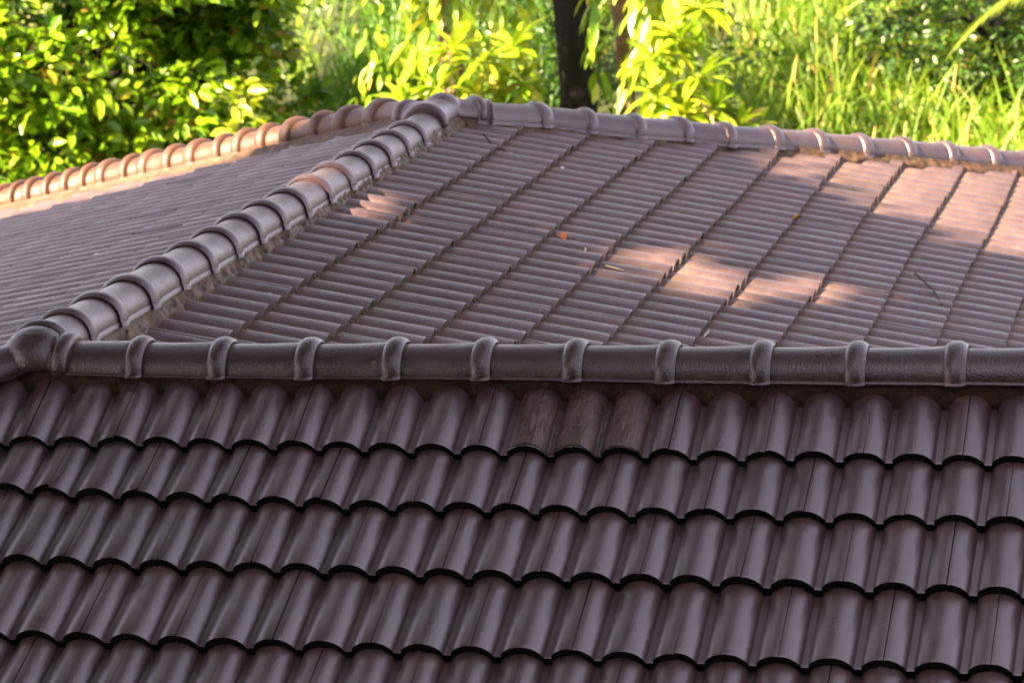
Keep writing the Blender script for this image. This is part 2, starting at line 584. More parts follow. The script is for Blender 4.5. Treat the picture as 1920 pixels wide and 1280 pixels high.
box_bm(bm, (3.80, 2.2, -1.32), (3.84, 9.1, -1.12))
me = bpy.data.meshes.new("fascia"); bm.to_mesh(me); bm.free()
piece("fascia", me, [M_WOODTRIM])

# ------------------------------------------------------------------ ridge and hip caps
CA, CB, CZ = 0.093, 0.080, 0.030
def cap_mesh(name, L, seg=20, bell=0.066, amp=0.018, mat=None, lip=0.022):
    b0 = L - bell
    xs = [(-0.05, -0.004), (0.0, -0.001), (L * 0.35, 0.000), (b0 - 0.03, 0.003), (b0 - 0.004, 0.0055)]
    for k in range(0, 7):
        a = math.pi * k / 6 * 0.93
        xs.append((b0 + (1 - math.cos(a)) * 0.5 * bell, 0.005 + amp * math.sin(a)))
    xs += [(L + 0.001, 0.007), (L - 0.004, -0.004)]
    V, F = [], []
    for x, r in xs:
        row = []
        row.append((x, -(CA + r) - 0.006, CZ - lip))
        row.append((x, -(CA + r) - 0.004, CZ - 0.006))
        row.append((x, -(CA + r), CZ - 0.003))
        for k in range(seg + 1):
            a = math.pi * (1 - k / seg)
            row.append((x, (CA + r) * math.cos(a), CZ + (CB + r) * math.sin(a)))
        row.append((x, (CA + r), CZ - 0.003))
        row.append((x, (CA + r) + 0.004, CZ - 0.006))
        row.append((x, (CA + r) + 0.006, CZ - lip))
        V += row
    n = seg + 7
    for j in range(len(xs) - 1):
        for i in range(n - 1):
            F.append((j * n + i, (j + 1) * n + i, (j + 1) * n + i + 1, j * n + i + 1))
    me = mesh_from(V, F, name, True)
    me.set_sharp_from_angle(angle=R(50))
    me.materials.append(mat)
    return me

def run_caps(rings, L, label=None, up=0.132, amp=0.018, mat=None, lip=0.022):
    """rings: crest points of the rings, first one = uphill neighbour; each cap has its bell at rings[i]"""
    me = cap_mesh("ridge_cap", L, amp=amp, mat=mat or M_CAP, lip=lip)
    for a, b in zip(rings[:-1], rings[1:]):
        a, b = Vector(a), Vector(b)
        d = (b - a); dist = d.length; d.normalize()
        y = Vector((0, 0, 1)).cross(d).normalized()
        z = d.cross(y)
        base = b - z * up + d * 0.029
        M = Matrix((d, y, z)).transposed().to_4x4()
        j = random.uniform(-.006, .006)
        M = Matrix.Translation(base - d * dist) @ M @ Matrix.Rotation(j, 4, 'Z') @ Matrix.Rotation(random.uniform(-.01, .01), 4, 'X') @ Matrix.Diagonal((dist / L, 1, 1, 1))
        piece("ridge_cap", me, None, M)

fx = [0.098, .366, .651, .946, 1.236, 1.531, 1.829, 2.128, 2.427, 2.723, 3.032, 3.33, 3.63, 3.93, 4.23, 4.53, 4.83]
fz = [.130, .128, .128, .131, .136, .139, .140, .140, .143, .145, .149, .15, .15, .15, .15, .15, .15]
run_caps([(x, 0, z - 0.001) for x, z in zip(fx, fz)], 0.298, up=0.130, lip=0.011)
ry = [0.06, .27, .556, .880, 1.219, 1.556, 1.86, 2.153, 2.464, 2.783, 3.117, 3.451, 3.792, 4.088, 4.395, 4.685, 5.0]
rz = [.172, .168, .162, .155, .155, .148, .145, .145, .139, .131, .128, .124, .118, .117, .113, .110, .115]
run_caps([(0, y, z) for y, z in reversed(list(zip(ry, rz)))], 0.325, mat=M_CAP_R, amp=0.014)
rh = [(.125, 5.484, .101), (.179, 5.52, .086), (.388, 5.782, .029), (.593, 5.953, -.027), (.798, 6.14, -.084), (.987, 6.366, -.135), (1.19, 6.542, -.191),
      (1.387, 6.777, -.244), (1.59, 7.002, -.300), (1.802, 7.203, -.358), (2.0, 7.433, -.412), (2.206, 7.636, -.468), (2.415, 7.844, -.526),
      (2.62, 8.04, -.582), (2.82, 8.24, -.638), (3.02, 8.44, -.694), (3.22, 8.64, -.75), (3.42, 8.84, -.806), (3.62, 9.04, -.862)]
run_caps(rh, 0.285, mat=M_CAP_R, amp=0.015)
lh = [(-.22, 5.612, .088), (-.436, 5.80, .032), (-.645, 5.93, -.022), (-.806, 6.02, -.064), (-.992, 6.13, -.112), (-1.157, 6.20, -.155), (-1.305, 6.28, -.193),
      (-1.442, 6.332, -.228), (-1.625, 6.43, -.276), (-1.779, 6.50, -.315), (-1.948, 6.60, -.359), (-2.078, 6.66, -.393), (-2.253, 6.75, -.438),
      (-2.371, 6.80, -.468), (-2.504, 6.85, -.503), (-2.631, 6.90, -.536), (-2.769, 6.95, -.571), (-2.866, 6.99, -.597), (-3.0, 7.06, -.63),
      (-3.15, 7.13, -.67), (-3.3, 7.2, -.71), (-3.45, 7.27, -.75), (-3.6, 7.34, -.79)]
run_caps(lh, 0.17, amp=0.028, mat=M_CAP_T)
# near-left hip, running down out of the picture
nh = []
for k in range(0, 15):
    x = -0.17 - 0.265 * k
    nh.append((x, -KHIP * -x, 0.132 + x * math.tan(TL) * 1.0))
run_caps(nh, 0.285)

def junction(center, arms, dome, peak=0.02, mat=None):
    """three half-round arms grown together, with a bell on the arms that have one"""
    bm = bmesh.new()
    c = Vector(center)
    for d, L, bell in arms:
        d = Vector(d).normalized()
        y = Vector((0, 0, 1)).cross(d).normalized(); z = d.cross(y)
        xs = [(-0.02, 0.0), (L * 0.5, 0.001), (L - 0.06, 0.004)]
        if bell:
            for k in range(0, 7):
                a = math.pi * k / 6 * 0.93
                xs.append((L - 0.058 + (1 - math.cos(a)) * 0.5 * 0.058, 0.005 + 0.02 * math.sin(a)))
        xs.append((L, 0.006))
        rows = []
        for x, r in xs:
            row = []
            for k in range(24):
                a = 2 * math.pi * k / 24
                zz = (CB + r) * math.sin(a) if math.sin(a) > 0 else 0.03 * math.sin(a)
                row.append(bm.verts.new(c + d * x + y * (CA + r) * math.cos(a) + z * (CZ + zz)))
            rows.append(row)
        for j in range(len(rows) - 1):
            for k in range(24):
                bm.faces.new((rows[j][k], rows[j][(k + 1) % 24], rows[j + 1][(k + 1) % 24], rows[j + 1][k]))
        bm.faces.new(rows[0][::-1]); bm.faces.new(rows[-1])
    r = bmesh.ops.create_uvsphere(bm, u_segments=24, v_segments=12, radius=1.0)
    for v in r["verts"]:
        zz = v.co.z * (CB + peak) if v.co.z > 0 else v.co.z * 0.03
        v.co = c + Vector((v.co.x * dome, v.co.y * dome, CZ + zz))
    bmesh.ops.recalc_face_normals(bm, faces=bm.faces[:])
    me = bpy.data.meshes.new("junction_src"); bm.to_mesh(me); bm.free()
    o = bpy.data.objects.new("junction_src", me); COL.objects.link(o)
    md = o.modifiers.new("r", 'REMESH'); md.mode = 'VOXEL'; md.voxel_size = 0.0065; md.use_smooth_shade = True
    ms = o.modifiers.new("s", 'SMOOTH'); ms.iterations = 3; ms.factor = 0.6
    dg = bpy.context.evaluated_depsgraph_get()
    out = bpy.data.meshes.new_from_object(o.evaluated_get(dg), depsgraph=dg)
    bpy.data.objects.remove(o)
    out.polygons.foreach_set("use_smooth", [True] * len(out.polygons))
    out.materials.clear()
    piece("ridge_junction", out, [mat or M_CAP])

junction((0, 0, 0.012), [((1, 0, -.06), 0.135, True), ((0, 1, 0.05), 0.12, False), ((-1, -KHIP, -.26), 0.22, True)], 0.118, 0.036)
junction((0.0, 5.38, 0.0), [((0, -1, 0.0), 0.36, True), ((1, 1.0, -.27), 0.20, True), ((-1, .55, -.25), 0.25, True)], 0.10, 0.025, M_CAP_R)

# ------------------------------------------------------------------ mortar bedding
def mortar(name, S, line, curve, mat, amp=0.008, du=0.0125, seed=0, holes=()):
    """line(t)->(u, s) foot of the cap; curve: list of (q, w) across; rough, lumpy fillet that dives under the tiles"""
    V, F = [], []
    t0, t1, fn, perp = line
    n = int((t1 - t0) / du)
    qs = np.arange(curve[0][0], curve[-1][0], 0.0055)
    curve = [(float(q), float(np.interp(q, [c[0] for c in curve], [c[1] for c in curve]))) for q in qs]
    m = len(curve)
    for i in range(n + 1):
        t = t0 + (t1 - t0) * i / n
        u, s = fn(t)
        for j, (q, w) in enumerate(curve):
            uu = u + perp[0] * q; ss = s + perp[1] * q
            p = S.P(uu, ss, 0)
            k = min(1.0, 0.3 + j * 0.12)
            nz = noise.noise(p * 19 + Vector((seed, 0, 0))) * amp * 1.3 + noise.noise(p * 55 + Vector((seed, 5, 0))) * amp * 0.7 + noise.noise(p * 110) * amp * 0.22
            q2 = noise.noise(p * 9 + Vector((0, seed, 3))) * 0.012 * k
            for hx in holes:
                dd = ((t - hx) / 0.030) ** 2 + ((q - 0.108) / 0.022) ** 2
                if dd < 6:
                    w -= 0.030 * math.exp(-dd)
            V.append(S.P(uu + perp[0] * q2, ss + perp[1] * q2, w + nz * k))
    for i in range(n):
        for j in range(m - 1):
            F.append((i * m + j, i * m + j + 1, (i + 1) * m + j + 1, (i + 1) * m + j))
    me = mesh_from(V, F, name, True)
    piece(name, me, [mat])

fc = [(.048, .066), (.060, .055), (.069, .044), (.077, .031), (.084, .016), (.091, .002), (.099, -.016), (.106, -.04)]
mortar("mortar", SF, (-0.1, 4.85, lambda t: (t, 0), (0, 1)), fc, M_MORTAR, 0.013, 0.008)
rc = [(.072, .055), (.088, .038), (.104, .028), (.116, .020), (.122, .004), (.130, -.036), (.134, -.05)]
mortar("mortar", SR, (0.05, 5.4, lambda t: (t, 0), (0, 1)), rc, M_MORTAR2, 0.012, 0.007, 3, [y - 0.045 for y in ry])
mortar("mortar", SL, (-5.45, 0.0, lambda t: (t, 0), (0, 1)), rc, M_MORTAR2, 0.006, 0.012, 5)
cR, cL = math.cos(TR), math.cos(TL)
def hipR(t):    # t = horizontal x
    return (5.38 + t, t / cR)
mortar("mortar", SR, (0.05, 3.75, hipR, (-0.72, 0.70)), [(q - .004, w) for q, w in rc], M_MORTAR2, 0.009, 0.010, 7)
def hipL(t):
    return (-(5.5 + .48 * t), t / cL)
mortar("mortar", SL, (0.1, 3.7, hipL, (0.90, 0.43)), [(q - .004, w) for q, w in rc], M_MORTAR2, 0.006, 0.014, 9)
def hipN(t):
    return (-(-KHIP * t), t / cL)
mortar("mortar", SL, (0.20, 3.7, hipN, (-0.89, 0.45)), rc, M_MORTAR2, 0.008, 0.014, 11)
def hipF(t):
    return (-t, t * KHIP / math.cos(TF))
mortar("mortar", SF, (0.20, 3.7, hipF, (0.45, 0.89)), fc, M_MORTAR, 0.008, 0.012, 13)

# brushed coating over three rolls of the first front course
def smear():
    V, F = [], []
    u0, u1, s0, s1 = 0.0755 + 11 * .15 - .062, 0.0755 + 13 * .15 + .085, 0.085, s_front(1, 1.9) - 0.001
    n, m = 120, 40
    for i in range(n + 1):
        u = u0 + (u1 - u0) * i / n
        h = prof(u - 0.0755)
        edge = min(1, i / 8, (n - i) / 8)
        for j in range(m + 1):
            s = s0 + (s1 - s0) * j / m
            w = h - 0.006 * (s_front(1, 1.9) - s) / 0.345
            st = noise.noise(Vector((u * 95, s * 11 + 3 * noise.noise(Vector((u * 8, s * 8, 1))), 2.0)))
            lump = noise.noise(Vector((u * 30, s * 30, 7.0)))
            ridge = max(0, noise.noise(Vector((u * 45, s * 14, 4.0))) - 0.25) * 0.008
            w += (0.0034 + 0.0022 * st + 0.0022 * lump + 1.5 * ridge) * edge - 0.003 * (1 - edge)
            V.append(SF.P(u, s, w))
    for i in range(n):
        for j in range(m):
            a = i * (m + 1) + j
            F.append((a, a + 1, a + m + 2, a + m + 1))
    piece("coating", mesh_from(V, F, "coating", True), [M_SMEAR], None, "brushed brown coating smeared thick over three tile rolls")
smear()

# ------------------------------------------------------------------ foliage builders
def blades(C, A, Nn, L, W, nsec=3, fold=0.25, droop=0.2, shape='leaf', rnd=None):
    """C,A,Nn: (n,3) base, axis, normal; L,W: (n,) -> vertex array, face array, per-vertex rnd"""
    n = len(C)
    A = A / np.linalg.norm(A, axis=1, keepdims=True)
    S_ = np.cross(A, Nn); S_ /= np.linalg.norm(S_, axis=1, keepdims=True) + 1e-9
    Nn = np.cross(S_, A)
    L = np.broadcast_to(L, n)[:, None]; W = np.broadcast_to(W, n)[:, None]
    droop = np.broadcast_to(droop, n)[:, None]
    if rnd is None:
        rnd = rng.random(n)
    ts = np.linspace(0, 1, nsec + 1)
    vs_ = []
    for t in ts:
        if shape == 'leaf':
            w = (math.sin(math.pi * min(1, t * 0.92 + 0.04)) ** 0.75) if t < 1 else 0.02
        else:
            w = (1 - t) ** 0.6 if t < 1 else 0.04
        P = C + A * L * t
        P = P + np.array([0, 0, -1.0]) * droop * L * t * t
        fo = Nn * W * fold * w
        if shape == 'leaf':
            vs_ += [P - S_ * W * w * 0.5 + fo, P, P + S_ * W * w * 0.5 + fo]
        else:
            vs_ += [P - S_ * W * w * 0.5, P + S_ * W * w * 0.5]
    k = 3 if shape == 'leaf' else 2
    V = np.stack(vs_, 1)                                   # n, (nsec+1)*k, 3
    fl = []
    for j in range(nsec):
        for c in range(k - 1):
            fl.append((j * k + c, j * k + c + 1, (j + 1) * k + c + 1, (j + 1) * k + c))
    fl = np.array(fl)
    per = (nsec + 1) * k
    F = (fl[None] + (np.arange(n) * per)[:, None, None]).reshape(-1, 4)
    return V.reshape(-1, 3), F, np.repeat(rnd, per)

def leaf_object(name, parts, mat, parent=None, smooth=True):
    V = np.concatenate([p[0] for p in parts]); F = []; r = np.concatenate([p[2] for p in parts])
    off = 0
    for p in parts:
        F.append(p[1] + off); off += len(p[0])
    F = np.concatenate(F)
    me = bpy.data.meshes.new(name)
    me.vertices.add(len(V)); me.vertices.foreach_set("co", V.astype(np.float32).ravel())
    me.loops.add(len(F) * 4); me.loops.foreach_set("vertex_index", F.astype(np.int32).ravel())
    me.polygons.add(len(F)); me.polygons.foreach_set("loop_start", np.arange(0, len(F) * 4, 4, dtype=np.int32))
    me.polygons.foreach_set("use_smooth", np.ones(len(F), bool))
    me.update(calc_edges=True)
    a = me.attributes.new("rnd", 'FLOAT', 'POINT'); a.data.foreach_set("value", r.astype(np.float32))
    me.materials.append(mat)
    o = bpy.data.objects.new(name, me); COL.objects.link(o)
    if parent is not None:
        setparent(o, parent)
    return o

def unit(n):
    v = rng.normal(size=(n, 3)); return v / np.linalg.norm(v, axis=1, keepdims=True)

def clump_crown(center, radii, nclump, clump_r, per, L, W, inside=0.55, skip=None, droop=0.35, up=0.25, nsec=3, fold=0.25, lower=-1.0):
    """leaves carried on many small leaf clumps spread through an ellipsoid shell"""
    parts = []
    center = np.array(center); radii = np.array(radii)
    k = 0
    while k < nclump:
        d = unit(1)[0]
        if d[2] < lower:
            continue
        rad = inside + (1 - inside) * rng.random() ** 0.6
        c = center + d * radii * rad
        k += 1
        if skip is not None and skip(c):
            continue
        cr = clump_r * rng.uniform(0.65, 1.25)
        n = int(per * (cr / clump_r) ** 1.6)
        e = unit(n); e[:, 2] = np.abs(e[:, 2]) * 0.85 + e[:, 2] * 0.15
        e = e + d * 0.35
        e /= np.linalg.norm(e, axis=1, keepdims=True)
        B = c + e * cr * rng.uniform(0.45, 1.0, (n, 1)) * np.array([1, 1, 0.8])
        ax = e + unit(n) * 0.7; ax[:, 2] -= droop
        nn = e + unit(n) * 0.45 + np.array([0, 0, up])
        ll = L * rng.uniform(0.65, 1.25, n)
        base = rng.random() * 0.35
        rnd = np.clip(base + rng.random(n) * 0.6, 0, 0.92)
        rnd = np.where(rng.random(n) < 0.05, rng.uniform(0.9, 1, n), rnd)
        parts.append(blades(B, ax, nn, ll, ll * W / L, nsec, fold, 0.15, 'leaf', rnd))
    return parts

def trunk_obj(name, pts, radii, mat, parent, seg=10, rough=0.02):
    V, F = tube(pts, radii, seg)
    V = [v + Vector((noise.noise(v * 6), noise.noise(v * 6 + Vector((9, 0, 0))), 0)) * rough for v in V]
    o = link_mesh(name, mesh_from(V, F, name, True), [mat])
    setparent(o, parent)
    return o

def limbs(base, top, n, r, spread):
    out = []
    for i in range(n):
        a = 2 * math.pi * i / n + random.uniform(-.3, .3)
        st = Vector(base).lerp(Vector(top), random.uniform(0.45, 0.95))
        en = Vector(top) + Vector((math.cos(a) * spread[0], math.sin(a) * spread[1], random.uniform(-.3, .8) * spread[2]))
        mid = st.lerp(en, 0.5) + Vector((random.uniform(-.1, .1), random.uniform(-.1, .1), 0.12))
        out.append(([st, mid, en], [r, r * 0.65, r * 0.25]))
    return out

def tree(name, label, cat, base, top, r, parts, mat, bark, spread, nlimb=7, group=None):
    t = empty(name, base)
    tag(t, label, cat, group)
    V, F = tube([base, Vector(base).lerp(Vector(top), 0.5) + Vector((0.05, 0.03, 0)), top], [r, r * 0.8, r * 0.6], 10)
    for pts, rr in limbs(base, top, nlimb, r * 0.5, spread):
        v2, f2 = tube(pts, rr, 6)
        F += [tuple(i + len(V) for i in f) for f in f2]; V += v2
    V = [v + Vector((noise.noise(v * 5), noise.noise(v * 5 + Vector((9, 0, 0))), 0)) * 0.03 for v in V]
    o = link_mesh("trunk", mesh_from(V, F, "trunk", True), [bark]); setparent(o, t)
    leaf_object("crown", parts, mat, t)
    return t

# ------------------------------------------------------------------ left broadleaf tree
def hollow(c):      # the dark gap inside the crown
    return ((c[0] + 5.15) / 0.62) ** 2 + ((c[2] + 1.12) / 0.36) ** 2 < 1 and c[1] < 17.2
P_ = clump_crown((-6.75, 17.0, -1.45), (2.3, 1.9, 1.7), 520, 0.36, 66, 0.145, 0.068, 0.55, hollow, lower=-0.75)
P_ += clump_crown((-5.42, 17.3, -0.85), (0.75, 0.9, 0.55), 80, 0.30, 55, 0.14, 0.064, 0.5, hollow)
tree("broadleaf_tree", "broadleaf tree with small glossy bright green leaves, left of the roof", "tree",
     (-6.6, 17.4, ground_h(-6.6, 17.4)), (-6.5, 17.3, -1.3), 0.14, P_, M_LEAF_A, M_BARK, (1.4, 1.0, 1.0), 9)

# yellow leafed croton at the right foot of that tree
t = empty("croton_shrub", (-4.42, 15.6, ground_h(-4.42, 15.6))); tag(t, "small shrub with yellow leaves at the right foot of the broadleaf tree", "shrub")
cp = clump_crown((-4.42, 15.6, -1.62), (0.13, 0.15, 0.42), 7, 0.13, 9, 0.15, 0.07, 0.3, None, 0.5)
cp = [(a, b, np.clip(c * 0 + rng.uniform(0.6, .95), 0, 1)) for a, b, c in cp]
leaf_object("foliage", cp, M_LEAF_P, t)
trunk_obj("stem", [(-4.42, 15.6, ground_h(-4.42, 15.6)), (-4.41, 15.6, -2.2), (-4.42, 15.6, -1.4)], [.02, .015, .008], M_BARK, t, 6, 0.0)

# ------------------------------------------------------------------ trees in the middle with climbing pothos
def pothos(cx, cy, z0, z1, r, n, L, lean=(0, 0), down=0.7, out=0.35, side=None):
    t_ = rng.random(n)
    ang = rng.uniform(0, 2 * math.pi, n)
    if side is not None:
        ang = rng.normal(side, 1.1, n)
    rr = r * rng.uniform(0.55, 1.15, n)
    C = np.stack([cx + lean[0] * t_ + np.cos(ang) * rr, cy + lean[1] * t_ + np.sin(ang) * rr, z0 + (z1 - z0) * t_], 1)
    e = np.stack([np.cos(ang), np.sin(ang), np.zeros(n)], 1)
    A = e * out + unit(n) * 0.35 + np.array([0, 0, -down])
    N = e + np.array([0, 0, 0.6]) + unit(n) * 0.4
    ll = L * rng.uniform(0.55, 1.2, n)
    return C, A, N, ll

def rosette(c, n, L, W, tilt=0.35):
    ang = rng.uniform(0, 2 * math.pi, n); el = rng.uniform(-0.5, 1.2, n)
    A = np.stack([np.cos(ang) * np.cos(el), np.sin(ang) * np.cos(el), np.sin(el)], 1)
    C = np.array(c) + A * rng.uniform(0, 0.08, (n, 1))
    N = np.array([0, 0, 1.0]) + unit(n) * 0.3
    ll = L * rng.uniform(0.6, 1.15, n)
    return C, A, N, ll

def leaf_variants(wl, mat, n=6):
    out = []
    for i in range(n):
        V, F, r = blades(np.zeros((1, 3)), np.array([[1.0, 0, 0]]), np.array([[0, 0, 1.0]]), np.array([1.0]), np.array([wl * (0.85 + .3 * rng.random())]),
                         4, 0.18, rng.uniform(.05, .4), 'leaf', np.array([(i + .5) / n]))
        me = mesh_from(V, F, "leaf", True)
        at = me.attributes.new("rnd", 'FLOAT', 'POINT'); at.data.foreach_set("value", r.astype(np.float32))
        me.materials.append(mat)
        out.append(me)
    return out
LV_WIDE = leaf_variants(0.40, M_LEAF_P)
LV_LONG = leaf_variants(0.27, M_LEAF_P)
def place_leaves(t, variants, C, A, N, L):
    A = A / np.linalg.norm(A, axis=1, keepdims=True)
    for c, a, n, l in zip(C, A, N, np.broadcast_to(L, len(C))):
        a = Vector(a); sd = Vector(n).cross(a).normalized(); nn = a.cross(sd)
        o = bpy.data.objects.new("leaf", variants[int(rng.integers(len(variants)))])
        COL.objects.link(o)
        o.parent = t
        o.matrix_parent_inverse = Matrix.Translation(-Vector(t.location))
        o.matrix_basis = Matrix.Translation(Vector(c)) @ Matrix((a, sd, nn)).transposed().to_4x4() @ Matrix.Diagonal((l, l, l, 1))

def climbing_tree(name, label, cx, cy, r, ztop, bark, parts, extra=None, crown=True):
    z0 = ground_h(cx, cy)
    t = empty(name, (cx, cy, z0)); tag(t, label, "tree")
    trunk_obj("trunk", [(cx, cy, z0), (cx + .03, cy, -1.6), (cx - .02, cy + .03, -.6), (cx, cy, ztop)], [r * 1.3, r, r * .95, r * .6], bark, t, 12, 0.06)
    if crown:
        leaf_object("crown", clump_crown((cx, cy + .3, ztop + .3), (1.7, 1.6, 0.9), 70, .42, 45, .16, .06, .4), M_LEAF_A, t)
    lv = []
    for kind, pr in parts:
        if kind == "foliage":
            o = leaf_object("foliage", pr, M_LEAF_D, t)
            o["kind"] = "stuff"
        else:
            lv += [(c[1], kind, c, a_, n_, l_) for C, A, N, l in pr for c, a_, n_, l_ in zip(C, A, N, l)]
    lv.sort(key=lambda q: q[0])                       # the nearest 300 leaves one by one, the rest joined
    for q in lv[:300]:
        place_leaves(t, q[1], [q[2]], np.array([q[3]]), [q[4]], [q[5]])
    if len(lv) > 300:
        z = lv[300:]
        l_ = np.array([q[5] for q in z])
        o = leaf_object("leaves", [blades(np.array([q[2] for q in z]), np.array([q[3] for q in z]), np.array([q[4] for q in z]), l_, l_ * .36, 4, .18, .2, 'leaf')], M_LEAF_P, t)
        o["kind"] = "stuff"
    return t

# tree 1: left clump of big yellow green leaves
pA = [pothos(-2.95, 16.2, -2.1, 0.2, .27, 240, .22, (0.25, 0), .75, .5, -1.4)]
pA += [pothos(-2.35, 16.3, -2.1, 0.2, .22, 110, .22, (0.1, 0), .75, .5, -1.4)]
pA += [rosette((x, y, z), 30, .26, .07) for x, y, z in ((-2.75, 15.7, -1.35), (-2.45, 15.8, -1.45), (-3.0, 15.6, -1.5), (-2.6, 15.6, -1.7), (-2.35, 15.7, -1.15), (-2.25, 15.9, -1.6), (-2.6, 15.7, -1.05), (-2.1, 16.0, -1.35), (-2.15, 15.9, -1.05), (-2.8, 15.7, -1.75))]
pA2 = [pothos(-3.35, 16.1, -2.1, 0.1, .22, 130, .13, (0.05, 0), .6, .5, -1.4)]
climbing_tree("pothos_tree", "tree trunk buried in large yellow green pothos leaves, left of the black trunk", -2.85, 16.5, .11, 3.6, M_BARK2,
              [(LV_WIDE, pA[:2] + pA2), (LV_LONG, pA[2:])])
# tree 2: bare black trunk, shaded by an added leaf clump above the view
climbing_tree("dark_trunk_tree", "bare black trunk standing in deep shade between the two pothos clumps", -1.95, 17.2, .15, 3.4, M_BARK,
              [("foliage", clump_crown((-3.8, 15.5, 1.0), (.75, .75, .6), 40, .25, 40, .14, .07, .3) + clump_crown((-2.0, 18.5, -1.1), (1.6, .4, 1.5), 150, .28, 30, .09, .045, .3))])
# tree 3: fibrous trunk with pothos on both sides
pB = [pothos(-1.56, 16.4, -2.2, 0.3, .06, 40, .22, (-0.02, 0), .95, .25, -2.2), pothos(-1.2, 16.5, -2.2, 0.3, .22, 160, .22, (0.1, 0), .85, .4, -1.2),
      pothos(-.82, 16.4, -2.2, 0.4, .30, 240, .24, (-.15, 0), .8, .4, -1.4)]
pB += [rosette((x, y, z), 30, .27, .07) for x, y, z in ((-.95, 15.8, -1.45), (-.72, 15.7, -1.6), (-.55, 15.8, -1.75), (-.85, 15.6, -1.85), (-1.1, 15.8, -1.8), (-.42, 15.9, -1.9), (-.62, 15.8, -1.3), (-.75, 15.8, -1.0), (-.5, 15.8, -1.55), (-.98, 15.8, -1.15), (-.3, 15.9, -1.72), (-.6, 15.9, -.75))]
climbing_tree("pothos_tree", "reddish fibrous trunk with sunlit pothos leaves hanging on both sides, right of the black trunk", -1.42, 16.7, .085, 3.6, M_BARK2,
              [(LV_WIDE, pB[:3]), (LV_LONG, pB[3:])])

# ------------------------------------------------------------------ dark shrub at the upper right and palm frond
P_ = clump_crown((1.35, 19.2, -1.25), (1.15, 0.8, 0.85), 120, .24, 44, .075, .042, .5, None)
tree("dark_shrub", "dark small leaved shrub at the right end of the tall grass", "shrub",
     (1.4, 19.4, ground_h(1.4, 19.4)), (1.4, 19.3, -1.3), .06, P_, M_LEAF_D, M_BARK, (.7, .5, .5), 6)
P_ = clump_crown((-3.9, 20.6, -1.9), (1.3, 0.7, 1.0), 80, .26, 40, .07, .04, .5, None)
tree("dark_shrub", "dark green shrub in shade behind the left hip caps", "shrub",
     (-3.9, 20.8, ground_h(-3.9, 20.8)), (-3.9, 20.7, -1.9), .06, P_, M_LEAF_D, M_BARK, (.7, .5, .5), 6)

def palm():
    base = Vector((2.45, 18.2, ground_h(2.45, 18.2)))
    t = empty("palm", base); tag(t, "small palm with one arching yellow green frond over the tall grass", "palm")
    trunk_obj("trunk", [base, base + Vector((0, 0, 1.0)), base + Vector((-.03, 0, 1.98))], [.07, .06, .05], M_BARK, t, 8, .01)
    for az, lab in ((3.3, 0), (0.3, 0), (1.6, 0), (2.4, 0), (5.6, 0)):
        top = base + Vector((0, 0, 1.98))
        d = Vector((math.cos(az), math.sin(az), 0))
        pts = [top + d * (1.15 * s) + Vector((0, 0, 0.55 * s - 0.95 * s * s)) for s in np.linspace(0, 1, 12)]
        V, F = tube(pts, [.014 - .001 * i for i in range(12)], 5)
        fr = link_mesh("frond", mesh_from(V, F, "frond", True), [M_PALM]); setparent(fr, t)
        C, A, N = [], [], []
        side = Vector((-d.y, d.x, 0))
        for i in range(3, 12):
            for q in range(5):
                for sg in (-1, 1):
                    p = pts[i] if i == 11 else pts[i].lerp(pts[i + 1], q / 5)
                    C.append(p); A.append(d * 0.75 + side * sg * 0.65 + Vector((0, 0, -.35))); N.append(Vector((0, 0, 1)))
        n = len(C)
        lo = leaf_object("leaflets", [blades(np.array(C), np.array(A), np.array(N) + unit(n) * .2, .30 * rng.uniform(.7, 1.1, n), .018, 4, .2, .35, 'blade')], M_PALM)
        lo.parent = fr
palm()

# ------------------------------------------------------------------ grasses
def grass_patch(name, label, n, xr, yr, hL, W, mat, droop=0.55, tilt=0.35, clump=True, dens=None):
    if clump:
        k = max(1, n // 22)
        cx = rng.uniform(xr[0], xr[1], k); cy = rng.uniform(yr[0], yr[1], k)
        idx = rng.integers(0, k, n)
        x = cx[idx] + rng.normal(0, .09, n); y = cy[idx] + rng.normal(0, .09, n)
        hs = rng.uniform(0.6, 1.15, k)[idx]; br = (rng.random(k) * .3)[idx]
    else:
        x = rng.uniform(*xr, n); y = rng.uniform(*yr, n); hs = np.ones(n); br = rng.random(n) * .3
    z = np.array([ground_h(a, b) for a, b in zip(x, y)]) - 0.03
    # stalk leaves leave the stem at different heights
    z = z + rng.random(n) ** 1.3 * hL * 0.75 * hs
    ang = rng.uniform(0, 2 * math.pi, n)
    A = np.stack([np.cos(ang) * tilt, np.sin(ang) * tilt, np.ones(n)], 1) + unit(n) * .22
    N = np.stack([-np.sin(ang) * .3, -np.ones(n) * .6, np.ones(n) * .7], 1) + unit(n) * .5
    L = hL * hs * rng.uniform(.35, .8, n)
    rnd = np.clip(br + rng.random(n) * .55, 0, .86)
    rnd = np.where(rng.random(n) < .05, 1.0, rnd)
    o = leaf_object(name, [blades(np.stack([x, y, z], 1), A, N, L, W * rng.uniform(.6, 1.2, n), 5, 0, droop * rng.uniform(.3, 1.5, n), 'blade', rnd)], mat)
    tag(o, label, "grass", None, "stuff")

